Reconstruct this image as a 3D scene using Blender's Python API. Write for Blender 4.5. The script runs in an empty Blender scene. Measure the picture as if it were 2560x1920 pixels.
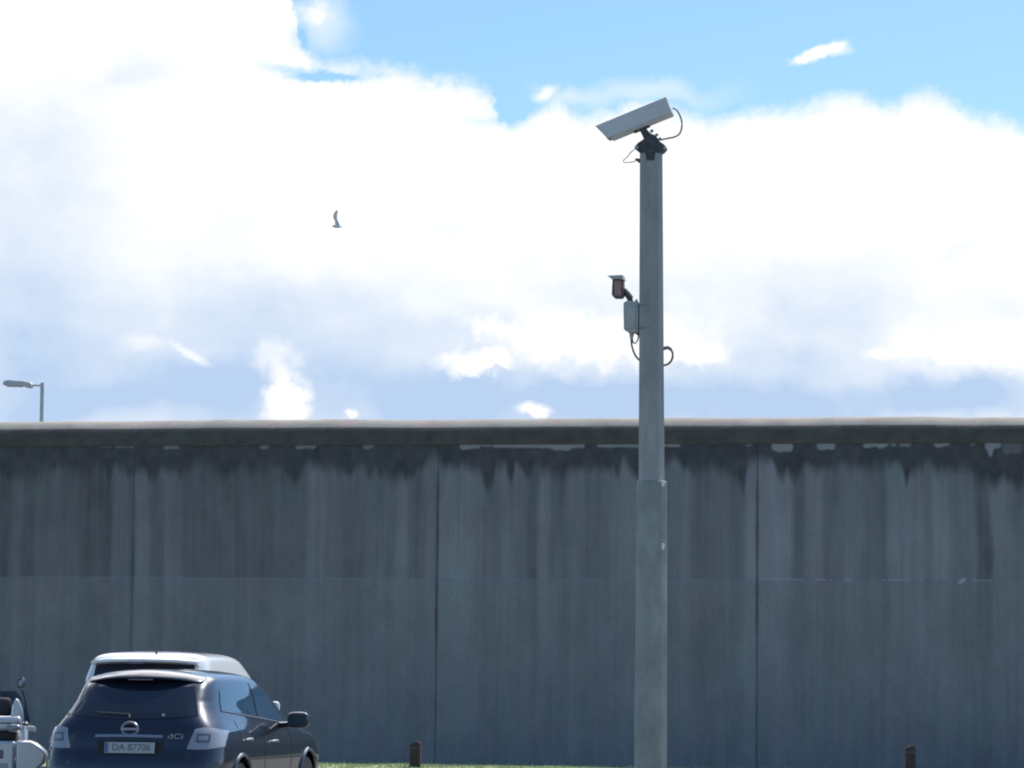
import bpy, bmesh, math, random
import numpy as np
from mathutils import Vector, Matrix

random.seed(7)
rng = np.random.RandomState(7)
R = math.radians
scene = bpy.context.scene
col = scene.collection

# ------------------------------------------------------------------ camera
FPX = 8500.0                     # focal length in pixels of the 2560 px wide photograph
YAW, PITCH, ROLL = R(10.4), R(4.79), R(0.50)
CAM = Vector((0, 0, 1.65))
cam_data = bpy.data.cameras.new("camera")
cam = bpy.data.objects.new("camera", cam_data)
col.objects.link(cam)
cam_rot = Matrix.Rotation(YAW, 4, 'Z') @ Matrix.Rotation(R(90) + PITCH, 4, 'X') @ Matrix.Rotation(ROLL, 4, 'Z')
cam.matrix_world = Matrix.Translation(CAM) @ cam_rot
cam_data.sensor_width = 36
cam_data.lens = 36 * FPX / 2560
cam_data.clip_end = 3000
cam_data.clip_start = 0.2
scene.camera = cam
scene.cycles.filter_width = 2.0
M3 = cam_rot.to_3x3()

def ray(px, py):
    return (M3 @ Vector(((px - 1280) / FPX, (960 - py) / FPX, -1))).normalized()
def at(px, py, Y):               # point of the site plane y = Y seen at that place of the photograph
    d = ray(px, py)
    return CAM + d * (Y / d.y)

# ------------------------------------------------------------------ light
SUN_EL, SUN_AZ = 54, 38           # azimuth clockwise from +Y (the wall's far side)
STR = 0.12
scene.view_settings.view_transform = 'Standard'
scene.view_settings.look = 'None'
scene.view_settings.exposure = 0.0
scene.view_settings.gamma = 1
sun_data = bpy.data.lights.new("sun", 'SUN')
sun_data.energy = 3.6
sun_data.angle = R(0.5)
sun_data.color = (1, 0.95, 0.87)
sun = bpy.data.objects.new("sun", sun_data)
col.objects.link(sun)
sd = Vector((math.sin(R(SUN_AZ)) * math.cos(R(SUN_EL)), math.cos(R(SUN_AZ)) * math.cos(R(SUN_EL)), math.sin(R(SUN_EL))))
sun.rotation_euler = (-sd).to_track_quat('-Z', 'Y').to_euler()

world = bpy.data.worlds.new("World")
scene.world = world
world.use_nodes = True
wn, wl = world.node_tree.nodes, world.node_tree.links
wn.clear()
def WN(t, **k):
    n = wn.new(t)
    for a, b in k.items():
        if a == 'loc_': continue
        setattr(n, a, b)
    return n
def wset(sock, v):
    if hasattr(v, 'links') or isinstance(v, bpy.types.NodeSocket): wl.new(v, sock)
    else: sock.default_value = v
def wmath(op, a, b=None, c=None, clamp=False):
    n = WN('ShaderNodeMath', operation=op); n.use_clamp = clamp
    wset(n.inputs[0], a)
    if b is not None: wset(n.inputs[1], b)
    if c is not None: wset(n.inputs[2], c)
    return n.outputs[0]
def wmap(v, a, b, c, d, kind='SMOOTHSTEP'):
    n = WN('ShaderNodeMapRange', interpolation_type=kind)
    wset(n.inputs[0], v)
    for i, q in enumerate((a, b, c, d)): wset(n.inputs[i + 1], q)
    return n.outputs[0]
def wmix(f, a, b):
    n = WN('ShaderNodeMix', data_type='RGBA')
    wset(n.inputs[0], f); wset(n.inputs[6], a); wset(n.inputs[7], b)
    return n.outputs[2]

sky = WN('ShaderNodeTexSky', sky_type='NISHITA')
sky.sun_disc = False
sky.sun_elevation = R(SUN_EL); sky.sun_rotation = R(SUN_AZ)
sky.air_density = 1.0; sky.dust_density = 0.6; sky.ozone_density = 3.0
tc = WN('ShaderNodeTexCoord')
sep = WN('ShaderNodeSeparateXYZ'); wl.new(tc.outputs['Generated'], sep.inputs[0])
# azimuth / elevation of the direction, in degrees, azimuth clockwise from the wall's normal
az = wmath('MULTIPLY', wmath('ARCTAN2', sep.outputs[0], sep.outputs[1]), 180 / math.pi)
el = wmath('MULTIPLY', wmath('ARCSINE', sep.outputs[2]), 180 / math.pi)
def azel(px, py):
    d = ray(px, py)
    return math.degrees(math.atan2(d.x, d.y)), math.degrees(math.asin(d.z))
cmb = WN('ShaderNodeCombineXYZ'); wl.new(az, cmb.inputs[0]); wl.new(el, cmb.inputs[1])
P0 = cmb.outputs[0]
def wnoise(vec, scale, detail, rough=0.55, out='Fac', sy=1.0):
    n = WN('ShaderNodeTexNoise', noise_dimensions='3D')
    n.inputs['Scale'].default_value = scale; n.inputs['Detail'].default_value = detail
    n.inputs['Roughness'].default_value = rough
    if sy != 1.0:
        m = WN('ShaderNodeVectorMath', operation='MULTIPLY'); wset(m.inputs[0], vec); m.inputs[1].default_value = (1, sy, 1); vec = m.outputs[0]
    wl.new(vec, n.inputs['Vector'])
    return n.outputs[out]
def distort(vec, scale, amp, detail=4):
    c = wnoise(vec, scale, detail, out='Color')
    s = WN('ShaderNodeVectorMath', operation='SUBTRACT'); wl.new(c, s.inputs[0]); s.inputs[1].default_value = (.5, .5, .5)
    m = WN('ShaderNodeVectorMath', operation='MULTIPLY_ADD'); wl.new(s.outputs[0], m.inputs[0]); m.inputs[1].default_value = (amp, amp, 0); wl.new(vec, m.inputs[2])
    return m.outputs[0]
NS = FPX / 5200
PS = distort(P0, 0.55 * NS, 1.5 / NS, 5)   # soft, for broad shading
PH = distort(P0, 1.7 * NS, 1.3 / NS, 5)    # finer, for cauliflower edges
PL = distort(P0, 4.0 * NS, 0.30 / NS, 5)   # least displaced, for small wisps
DEG = math.degrees(1 / FPX)      # degrees per photo pixel
def blob(P, px, py, rx, ry, amp, inner=0.0, rot=0.0):
    a, e = azel(px, py)
    if rot:
        s0 = WN('ShaderNodeVectorMath', operation='SUBTRACT'); wl.new(P, s0.inputs[0]); s0.inputs[1].default_value = (a, e, 0)
        rr = WN('ShaderNodeVectorRotate', rotation_type='Z_AXIS'); wl.new(s0.outputs[0], rr.inputs['Vector']); rr.inputs['Angle'].default_value = R(-rot)
        P = rr.outputs[0]; a = e = 0
    sx, sy = 1 / (rx * DEG), 1 / (ry * DEG)
    m = WN('ShaderNodeVectorMath', operation='MULTIPLY_ADD'); wl.new(P, m.inputs[0])
    m.inputs[1].default_value = (sx, sy, 0); m.inputs[2].default_value = (-a * sx, -e * sy, 0)
    l = WN('ShaderNodeVectorMath', operation='LENGTH'); wl.new(m.outputs[0], l.inputs[0])
    return wmap(l.outputs['Value'], 1.0, inner, 0.0, amp)
def acc(vals, op='ADD'):
    v = vals[0]
    for q in vals[1:]: v = wmath(op, v, q)
    return v
def curve(v, pts, x0, x1, y0, y1):   # piecewise curve through pts (x,y)
    f = WN('ShaderNodeFloatCurve')
    c = f.mapping.curves[0]
    while len(c.points) > 2: c.points.remove(c.points[1])
    nx = lambda x: (x - x0) / (x1 - x0)
    ny = lambda y: (y - y0) / (y1 - y0)
    c.points[0].location = (nx(pts[0][0]), ny(pts[0][1])); c.points[1].location = (nx(pts[-1][0]), ny(pts[-1][1]))
    for x, y in pts[1:-1]: c.points.new(nx(x), ny(y))
    f.mapping.update()
    wset(f.inputs['Value'], wmap(v, x0, x1, 0, 1, 'LINEAR'))
    return wmap(f.outputs[0], 0, 1, y0, y1, 'LINEAR')

# upper outline of the big cloud bank (photo measures -> elevation over azimuth)
sepH = WN('ShaderNodeSeparateXYZ'); wl.new(distort(distort(P0, 1.3 * NS, 0.6 / NS, 3), 4.0 * NS, 0.42 / NS, 6), sepH.inputs[0])
top_px = [(0, -500), (500, -380), (700, -150), (735, 0), (752, 60), (775, 112), (810, 136), (880, 140), (1000, 152), (1100, 180), (1180, 195), (1240, 235), (1262, 290),
          (1330, 265), (1400, 225), (1430, 260), (1500, 262), (1600, 232), (1700, 258), (1800, 285), (1860, 262), (1930, 252), (2000, 255), (2060, 232), (2130, 222), (2180, 240),
          (2230, 250), (2270, 225), (2330, 212), (2370, 235), (2430, 262), (2500, 285), (2560, 305)]
pts = [azel(x, y) for x, y in top_px]
pts = [(pts[0][0] - 8, 20)] + pts + [(pts[-1][0] + 6, 8.5)]
edge = curve(sepH.outputs[0], pts, pts[0][0], pts[-1][0], 4, 22)
bank = wmap(wmath('SUBTRACT', edge, sepH.outputs[1]), -0.08, 0.40, 0, 1)
# softer wisps where the bank frays into the blue
fray = acc([blob(PS, 1620, 235, 300, 45, .45), blob(PS, 1400, 250, 160, 50, .4), blob(PS, 800, 60, 130, 110, .6), blob(PL, 1360, 235, 60, 22, .7, 0, 30), blob(PL, 2050, 130, 95, 22, 1.3, .1, 20), blob(PH, 780, 30, 60, 50, .5),
            blob(PL, 2095, 122, 52, 26, .9, 0, 0), blob(PL, 2010, 148, 60, 20, .6, 0, 12)])
hole = acc([blob(PL, 800, 195, 130, 16, .7, .2), blob(PL, 745, 95, 40, 60, .4), blob(PL, 780, 185, 190, 22, .75, .1, -8), blob(PL, 900, 190, 110, 24, .5), blob(PS, 1290, 270, 90, 60, .55), blob(PH, 1210, 300, 90, 35, .35)])
cover = wmath('SUBTRACT', wmath('MAXIMUM', bank, fray), hole, clamp=True)
# broken cloud added overhead, out of view, to brighten the dark car roof's reflection
hc = WN('ShaderNodeVectorMath', operation='MULTIPLY_ADD'); wl.new(P0, hc.inputs[0]); hc.inputs[1].default_value = (1 / 60, 1 / 32, 0); hc.inputs[2].default_value = (15 / 60, -50 / 32, 0)
hl_ = WN('ShaderNodeVectorMath', operation='LENGTH'); wl.new(hc.outputs[0], hl_.inputs[0])
high = wmath('MULTIPLY', wmap(hl_.outputs['Value'], 1.0, .7, 0, 1), wmap(wnoise(tc.outputs['Generated'], 3.0, 5, .6), .34, .5, 0, 1))
cover = wmath('MAXIMUM', cover, high)
# elsewhere round the sky: broken cloud
away = wmap(wmath('ABSOLUTE', wmath('ADD', az, 10.4)), 30, 70, 0, 1)
far = wmap(wnoise(tc.outputs['Generated'], 2.6, 5, .6, sy=1), .60, .74, 0, .5)
mx = WN('ShaderNodeMix', data_type='FLOAT'); wset(mx.inputs[0], away); wset(mx.inputs[2], cover); wset(mx.inputs[3], far)
cover = mx.outputs[0]

# shading inside the bank: 0 = grey-blue underside, 1 = sunlit white
gray = acc([blob(PS, 1280, 1080, 3200, 520, .80, .0), blob(PS, 200, 1010, 330, 70, .3), blob(PS, 560, 760, 420, 130, .18), blob(PS, 20, 640, 400, 400, .52), blob(PS, 60, 860, 420, 220, .12), blob(PS, 260, 780, 620, 340, .12), blob(PS, 700, 850, 560, 200, .14), blob(PS, 1750, 700, 500, 120, .12), blob(PS, 500, 560, 300, 120, .08), blob(PS, 150, 440, 300, 190, .22), blob(PS, 330, 175, 210, 70, .35, 0, 15), blob(PS, 120, 300, 260, 160, .22), blob(PS, 820, 230, 120, 50, .1), blob(PS, 60, 330, 330, 130, .14),
            blob(PS, 480, 970, 330, 110, .42), blob(PS, 120, 940, 300, 160, .25), blob(PS, 1080, 1000, 300, 110, .45), blob(PS, 850, 930, 200, 130, .2),
            blob(PS, 1200, 790, 180, 60, .2), blob(PS, 900, 760, 300, 160, .16), blob(PS, 1500, 990, 300, 75, .55), blob(PS, 1950, 1000, 420, 90, .45), blob(PS, 2400, 980, 330, 80, .65),
            blob(PS, 2060, 760, 330, 140, .3), blob(PS, 2150, 660, 230, 50, .12), blob(PS, 2430, 620, 150, 30, .18, 0, 35), blob(PL, 1130, 570, 70, 30, .12), blob(PS, 2000, 900, 200, 60, .2)])
gray = wmath('ADD', gray, wmath('MULTIPLY', wmath('SUBTRACT', wnoise(P0, .35 * NS, 5, .6, sy=1.6), .5), 0.55), clamp=False)
pf = acc([blob(PH, 1170, 905, 110, 44, 1.2, .1), blob(PH, 1240, 900, 60, 34, 1.2, .1), blob(PH, 1400, 845, 230, 95, 1.2, .1), blob(PH, 1600, 850, 310, 95, 1.2, .1),
          blob(PH, 1730, 880, 120, 45, 1.0, .1), blob(PH, 1230, 810, 90, 40, .8, .1), blob(PL, 1400, 940, 75, 28, .1), blob(PL, 1330, 1020, 55, 24, 1.2, .1), blob(PL, 1350, 1032, 42, 16, 1.0, .1),
          blob(PH, 2340, 865, 190, 85, 1.2, .1), blob(PH, 2490, 855, 230, 85, 1.2, .1), blob(PL, 2200, 885, 60, 22, .9, .1), blob(PL, 1900, 865, 90, 26, .1),
          blob(PH, 710, 985, 80, 110, 1.2, .1), blob(PH, 690, 890, 90, 60, .6, 0), blob(PH, 740, 1030, 60, 60, 1.0, .1), blob(PL, 878, 1034, 26, 16, 1.2, .1),
          blob(PL, 360, 855, 85, 30, .5, 0), blob(PL, 475, 885, 75, 17, .7, .2, -28)], 'ADD')
pf = wmath('MULTIPLY', pf, 1.0, clamp=True)
gray = wmath('MULTIPLY', gray, wmath('SUBTRACT', 1.0, pf), clamp=True)
gshade = wmap(wmath('ADD', gray, wmath('MULTIPLY', wmath('SUBTRACT', wnoise(P0, 1.1 * NS, 5, .6), .52), .22)), 0.0, 0.95, 0, 1, 'LINEAR')
# the bank's flat base, seen against paler sky near the horizon
k = 1 / STR
white = (1.06 * k, 1.07 * k, 1.07 * k, 1)
greyc = (0.50 * k, 0.66 * k, 0.90 * k, 1)
cloud = wmix(high, wmix(gshade, white, greyc), (3.4 * k, 3.35 * k, 3.3 * k, 1))   # added overhead cloud, extra bright so the car roof gleams
tint = WN('ShaderNodeMix', data_type='RGBA', blend_type='MULTIPLY'); tint.inputs[0].default_value = 1
wl.new(sky.outputs[0], tint.inputs[6]); tint.inputs[7].default_value = (1.0, 1.21, 1.32, 1)
allsky = wmix(cover, tint.outputs[2], cloud)
bg = WN('ShaderNodeBackground'); bg.inputs[1].default_value = STR
wl.new(allsky, bg.inputs[0])
wo = WN('ShaderNodeOutputWorld'); wl.new(bg.outputs[0], wo.inputs[0])

# ------------------------------------------------------------------ helpers
def tag(o, label=None, cat=None, group=None, kind=None):
    if label: o['label'] = label
    if cat: o['category'] = cat
    if group: o['group'] = group
    if kind: o['kind'] = kind
    return o
def empty(name, loc=(0, 0, 0), rz=0.0, label=None, cat=None, group=None):
    o = bpy.data.objects.new(name, None); col.objects.link(o)
    o.location = loc; o.rotation_euler = (0, 0, rz); o.empty_display_size = 0.2
    return tag(o, label, cat, group)
def link(name, bm, m, parent=None, smooth=True, angle=40, bevel=0.0):
    me = bpy.data.meshes.new(name)
    bmesh.ops.recalc_face_normals(bm, faces=bm.faces)
    bm.to_mesh(me); bm.free()
    me.materials.append(m)
    o = bpy.data.objects.new(name, me); col.objects.link(o)
    if smooth:
        me.shade_smooth()
        try: me.set_sharp_from_angle(angle=R(angle))
        except Exception: pass
    if bevel:
        b = o.modifiers.new('bevel', 'BEVEL'); b.width = bevel; b.segments = 2; b.limit_method = 'ANGLE'
    if parent: o.parent = parent
    return o
def box(bm, c, s, rot=None):
    m = Matrix.Translation(c) @ (rot.to_4x4() if rot is not None else Matrix.Identity(4)) @ Matrix.Diagonal((s[0], s[1], s[2], 1))
    bmesh.ops.create_cube(bm, size=1, matrix=m)
def tube(bm, pts, r, seg=10, cap=True):
    pts = [Vector(p) for p in pts]
    rs = r if isinstance(r, (list, tuple)) else [r] * len(pts)
    rings = []
    up = Vector((0, 0, 1))
    for i, p in enumerate(pts):
        t = (pts[min(i + 1, len(pts) - 1)] - pts[max(i - 1, 0)]).normalized()
        a = t.cross(up)
        if a.length < 1e-3: a = t.cross(Vector((0, 1, 0)))
        a.normalize(); b = t.cross(a)
        rings.append([bm.verts.new(p + a * math.cos(2 * math.pi * j / seg) * rs[i] + b * math.sin(2 * math.pi * j / seg) * rs[i]) for j in range(seg)])
    for i in range(len(rings) - 1):
        for j in range(seg):
            bm.faces.new((rings[i][j], rings[i][(j + 1) % seg], rings[i + 1][(j + 1) % seg], rings[i + 1][j]))
    if cap:
        bm.faces.new(rings[0][::-1]); bm.faces.new(rings[-1])
def spline(pts, n=8):
    P = [Vector(p) for p in pts]; out = []
    for i in range(len(P) - 1):
        p0, p1, p2, p3 = P[max(i - 1, 0)], P[i], P[i + 1], P[min(i + 2, len(P) - 1)]
        for j in range(n):
            t = j / n
            out.append(0.5 * ((2 * p1) + (p2 - p0) * t + (2 * p0 - 5 * p1 + 4 * p2 - p3) * t * t + (3 * p1 - p0 - 3 * p2 + p3) * t ** 3))
    out.append(P[-1]); return out
def extrude_profile(bm, prof, x0, x1, axis='X'):
    a = [bm.verts.new((x0, p[0], p[1]) if axis == 'X' else (p[0], x0, p[1])) for p in prof]
    b = [bm.verts.new((x1, p[0], p[1]) if axis == 'X' else (p[0], x1, p[1])) for p in prof]
    n = len(prof)
    for i in range(n): bm.faces.new((a[i], a[(i + 1) % n], b[(i + 1) % n], b[i]))
    bm.faces.new(a[::-1]); bm.faces.new(b)

def mat(name, base, rough=0.6, metal=0.0, coat=0.0, spec=0.5, noise=None, bump=None, stretch=(1, 1, 1)):
    m = bpy.data.materials.new(name); m.use_nodes = True
    n, l = m.node_tree.nodes, m.node_tree.links
    b = n['Principled BSDF']
    b.inputs['Base Color'].default_value = (*base, 1)
    b.inputs['Roughness'].default_value = rough
    b.inputs['Metallic'].default_value = metal
    b.inputs['Coat Weight'].default_value = coat
    b.inputs['Specular IOR Level'].default_value = spec
    b.inputs['Coat Roughness'].default_value = 0.04
    if noise or bump:
        t = n.new('ShaderNodeTexCoord'); mp = n.new('ShaderNodeMapping'); l.new(t.outputs['Object'], mp.inputs[0])
        mp.inputs['Scale'].default_value = stretch
    if noise:
        sc, amt = noise
        nz = n.new('ShaderNodeTexNoise'); nz.inputs['Scale'].default_value = sc; nz.inputs['Detail'].default_value = 6; nz.inputs['Roughness'].default_value = .6
        l.new(mp.outputs[0], nz.inputs['Vector'])
        mr = n.new('ShaderNodeMapRange'); l.new(nz.outputs['Fac'], mr.inputs[0])
        mr.inputs[1].default_value = .3; mr.inputs[2].default_value = .7; mr.inputs[3].default_value = 1 - amt; mr.inputs[4].default_value = 1 + amt
        vm = n.new('ShaderNodeVectorMath'); vm.operation = 'SCALE'; vm.inputs[0].default_value = base; l.new(mr.outputs[0], vm.inputs['Scale'])
        l.new(vm.outputs[0], b.inputs['Base Color'])
    if bump:
        nb = n.new('ShaderNodeTexNoise'); nb.inputs['Scale'].default_value = bump[0]; nb.inputs['Detail'].default_value = 5
        l.new(mp.outputs[0], nb.inputs['Vector'])
        bp = n.new('ShaderNodeBump'); bp.inputs['Strength'].default_value = bump[1]; bp.inputs['Distance'].default_value = bump[2]
        l.new(nb.outputs['Fac'], bp.inputs['Height']); l.new(bp.outputs[0], b.inputs['Normal'])
    return m

M = {}
M['asphalt'] = mat('asphalt', (.14, .137, .13), .9, noise=(3, .3), bump=(60, .5, .01))
M['soil'] = mat('grass_ground', (.34, .40, .20), .95, noise=(6, .35), bump=(20, .6, .03))
M['grass'] = mat('grass_blades', (.46, .50, .26), .75, noise=(2.5, .4))
M['weed'] = mat('weed_leaf', (.3, .34, .2), .7, noise=(20, .2))
M['kerb'] = mat('kerb_concrete', (.3, .29, .27), .9, noise=(8, .2), bump=(50, .3, .01))
M['pole'] = mat('pole_paint', (.36, .35, .32), .55, noise=(2.2, .22), bump=(30, .1, .004), stretch=(3, 3, .8))
M['pole_low'] = mat('pole_concrete_sleeve', (.31, .325, .285), .75, noise=(4.0, .28), bump=(25, .3, .006), stretch=(1.5, 1.5, .6))
M['cap_metal'] = mat('camera_paint', (.66, .65, .61), .45, noise=(6, .06))
M['dark_cast'] = mat('dark_cast_metal', (.07, .072, .07), .6, noise=(14, .4), bump=(40, .3, .004))
M['grey_plastic'] = mat('grey_plastic', (.46, .47, .43), .55, noise=(9, .08))
M['red_face'] = mat('reddish_lamp_face', (.36, .2, .17), .4, noise=(12, .2))
M['brown_cast'] = mat('brownish_cast_metal', (.13, .095, .085), .6, noise=(14, .3))
M['black'] = mat('black_rubber', (.02, .02, .021), .7)
M['sealant'] = mat('joint_sealant', (.10, .10, .10), .9, noise=(6, .5))
M['glass'] = mat('dark_glass', (.014, .018, .032), .03, coat=.0, spec=.6)
M['sideglass'] = mat('side_glass', (.035, .085, .15), .04, spec=.9)
M['cable'] = mat('cable_sheath', (.22, .23, .23), .6)
M['pale_cable'] = mat('pale_cable_sheath', (.6, .6, .56), .6)
M['wood'] = mat('weathered_wood', (.055, .038, .042), .9, noise=(14, .4), bump=(30, .6, .01), stretch=(4, 4, .6))
M['navy'] = mat('navy_car_paint', (.019, .024, .042), .30, metal=.6, coat=1.0)
M['white_paint'] = mat('white_car_paint', (.82, .83, .84), .3, coat=1.0)
M['silver'] = mat('silver_car_paint', (.58, .60, .62), .3, metal=.3, coat=1.0)
M['chrome'] = mat('chrome', (.5, .5, .53), .35, metal=1.0)
M['dullchrome'] = mat('dull_chrome', (.3, .3, .34), .35, metal=.7)
M['lens'] = mat('clear_lamp_lens', (.30, .31, .34), .15, coat=1.0)
M['lensdark'] = mat('lamp_reflector', (.12, .10, .15), .15, coat=1.0)
M['plate'] = mat('plate_white', (.42, .43, .43), .4)
M['plateink'] = mat('plate_ink', (.13, .13, .15), .5)
M['plateblue'] = mat('plate_blue', (.12, .14, .3), .5)
M['tyre'] = mat('tyre_rubber', (.025, .025, .026), .85, bump=(40, .4, .005))
M['rim'] = mat('alloy_rim', (.5, .5, .52), .25, metal=.9)
M['lamp'] = mat('lamp_metal', (.6, .6, .56), .5, noise=(5, .1))
M['gull'] = mat('gull_feathers', (.75, .78, .77), .85, noise=(12, .15))
M['white_spot'] = mat('pale_lime', (.85, .85, .8), .8)

# ------------------------------------------------------------------ the wall
W = 58.2
Z = lambda px, py: at(px, py, W).z
Z_TOP = Z(1280, 1043)
Z_CAPB = Z(1280, 1110)
Z_LINE = Z(1280, 1446)
XJ = [at(x, 1400, W).x for x in (332, 1093, 1893)]
print('wall', Z_TOP, Z_CAPB, Z_LINE, XJ, Z(820, 1905), Z(0, 1053), Z(2560, 1040), Z(0, 1435), Z(2560, 1457))

def vnoise(x, y, seed=0):        # smooth value noise
    xi, yi = np.floor(x).astype(int), np.floor(y).astype(int)
    fx, fy = x - xi, y - yi
    fx, fy = fx * fx * (3 - 2 * fx), fy * fy * (3 - 2 * fy)
    h = lambda a, b: (np.sin(a * 127.1 + b * 311.7 + seed * 74.7) * 43758.5453) % 1.0
    return (h(xi, yi) * (1 - fx) + h(xi + 1, yi) * fx) * (1 - fy) + (h(xi, yi + 1) * (1 - fx) + h(xi + 1, yi + 1) * fx) * fy
def fbm(x, y, seed=0, o=4):
    s = 0; a = 1; t = 0
    for i in range(o):
        s = s + a * vnoise(x * 2 ** i, y * 2 ** i, seed + i); t += a; a *= .55
    return s / t
X = lambda px, py=1300: at(px, py, W).x
# weathering measured from the photograph, as bands of run-off between these places along the wall
bands = [(0, .80), (28, .80), (34, 1.0), (54, 1.0), (60, .80), (84, .83), (92, .93), (195, .92), (205, .86), (258, .86), (264, .76), (278, .78), (284, 1.05), (322, 1.04), (328, .9), (338, .95),
         (343, 1.13), (368, 1.1), (376, .93), (405, .92), (415, 1.06), (455, 1.04), (470, .88), (560, .90), (575, .86), (610, .9), (650, .86), (690, .9), (755, .86), (772, 1.08), (806, 1.12), (816, .95),
         (858, .90), (868, .84), (903, .84), (912, .94), (985, .93), (995, 1.08), (1016, 1.04), (1026, .9), (1060, .9), (1068, 1.02), (1088, 1.0), (1098, 1.15), (1150, 1.17), (1186, 1.14), (1196, 1.0), (1240, .93),
         (1262, 1.0), (1300, .98), (1318, .96), (1326, .76), (1343, .78), (1352, 1.12), (1372, 1.1), (1380, .82), (1416, .82), (1424, 1.02), (1450, 1.0), (1460, .92), (1500, .88), (1540, .93), (1548, 1.08), (1588, 1.08),
         (1640, .9), (1690, 1.0), (1720, 1.0), (1728, .86), (1772, .85), (1782, .97), (1826, .96), (1834, .9), (1856, .9), (1863, 1.18), (1884, 1.16), (1898, 1.15), (1935, 1.24), (1978, 1.16), (1985, .86), (2012, .86),
         (2020, 1.12), (2056, 1.1), (2064, .95), (2105, .96), (2115, 1.03), (2156, 1.0), (2164, .9), (2210, .9), (2220, 1.1), (2262, 1.14), (2305, 1.06), (2314, .98), (2328, 1.0), (2336, 1.18), (2366, 1.14), (2376, 1.0), (2438, 1.0),
         (2446, .74), (2474, .74), (2482, 1.1), (2525, 1.08), (2535, .95), (2560, .93)]
bx = np.array([X(p) for p, v in bands]); bv = np.array([v for p, v in bands])
drip = [(0, 1200), (80, 1190), (120, 1165), (170, 1175), (200, 1190), (240, 1165), (262, 1172), (272, 1215), (284, 1160), (320, 1182), (350, 1175), (382, 1195), (400, 1172), (450, 1182), (500, 1158), (540, 1175), (560, 1198),
        (600, 1165), (640, 1180), (680, 1172), (706, 1182), (724, 1195), (738, 1225), (752, 1190), (770, 1168), (860, 1180), (900, 1172), (950, 1185), (988, 1202), (1005, 1182), (1030, 1190), (1060, 1165), (1085, 1146), (1100, 1163), (1160, 1162),
        (1190, 1170), (1204, 1200), (1218, 1232), (1230, 1200), (1240, 1163), (1262, 1163), (1276, 1215), (1288, 1160), (1318, 1196), (1340, 1168), (1370, 1180), (1405, 1200), (1430, 1172), (1500, 1172), (1545, 1185), (1556, 1150), (1590, 1190), (1680, 1150), (1720, 1175),
        (1745, 1182), (1770, 1170), (1790, 1182), (1810, 1172), (1840, 1190), (1860, 1220), (1868, 1160), (1900, 1145), (1930, 1150), (1944, 1180), (1958, 1208), (1966, 1185), (1990, 1198), (2010, 1170), (2060, 1172), (2100, 1162), (2200, 1170),
        (2250, 1160), (2260, 1175), (2266, 1210), (2274, 1180), (2300, 1168), (2315, 1160), (2340, 1172), (2400, 1178), (2450, 1195), (2480, 1212), (2510, 1198), (2530, 1205), (2547, 1230), (2560, 1215)]
dx_ = np.array([X(p) for p, v in drip]); dz = np.array([at(p, v, W).z for p, v in drip])
lime = [(165, 205, 6, .2), (245, 280, 9, .35), (282, 335, 9, .55), (405, 445, 13, .8), (645, 670, 13, .75), (705, 722, 6, .3), (735, 790, 13, .8), (903, 935, 12, .75), (1146, 1202, 14, 1.05), (1200, 1230, 9, .9), (1228, 1462, 12, 1.1), (1364, 1430, 17, 1.0),
        (1490, 1702, 11, 1.0), (1760, 1778, 6, .35), (1862, 1881, 10, .6), (1927, 1984, 24, 1.1), (2040, 2089, 18, 1.1), (2156, 2222, 14, 1.05), (2190, 2216, 19, 1.0), (2224, 2242, 12, .8), (2246, 2280, 12, .8), (2334, 2376, 13, 1.0),
        (2424, 2440, 10, .6), (2462, 2505, 22, 1.1), (2468, 2486, 42, 1.1), (2505, 2560, 30, .45)]
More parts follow.
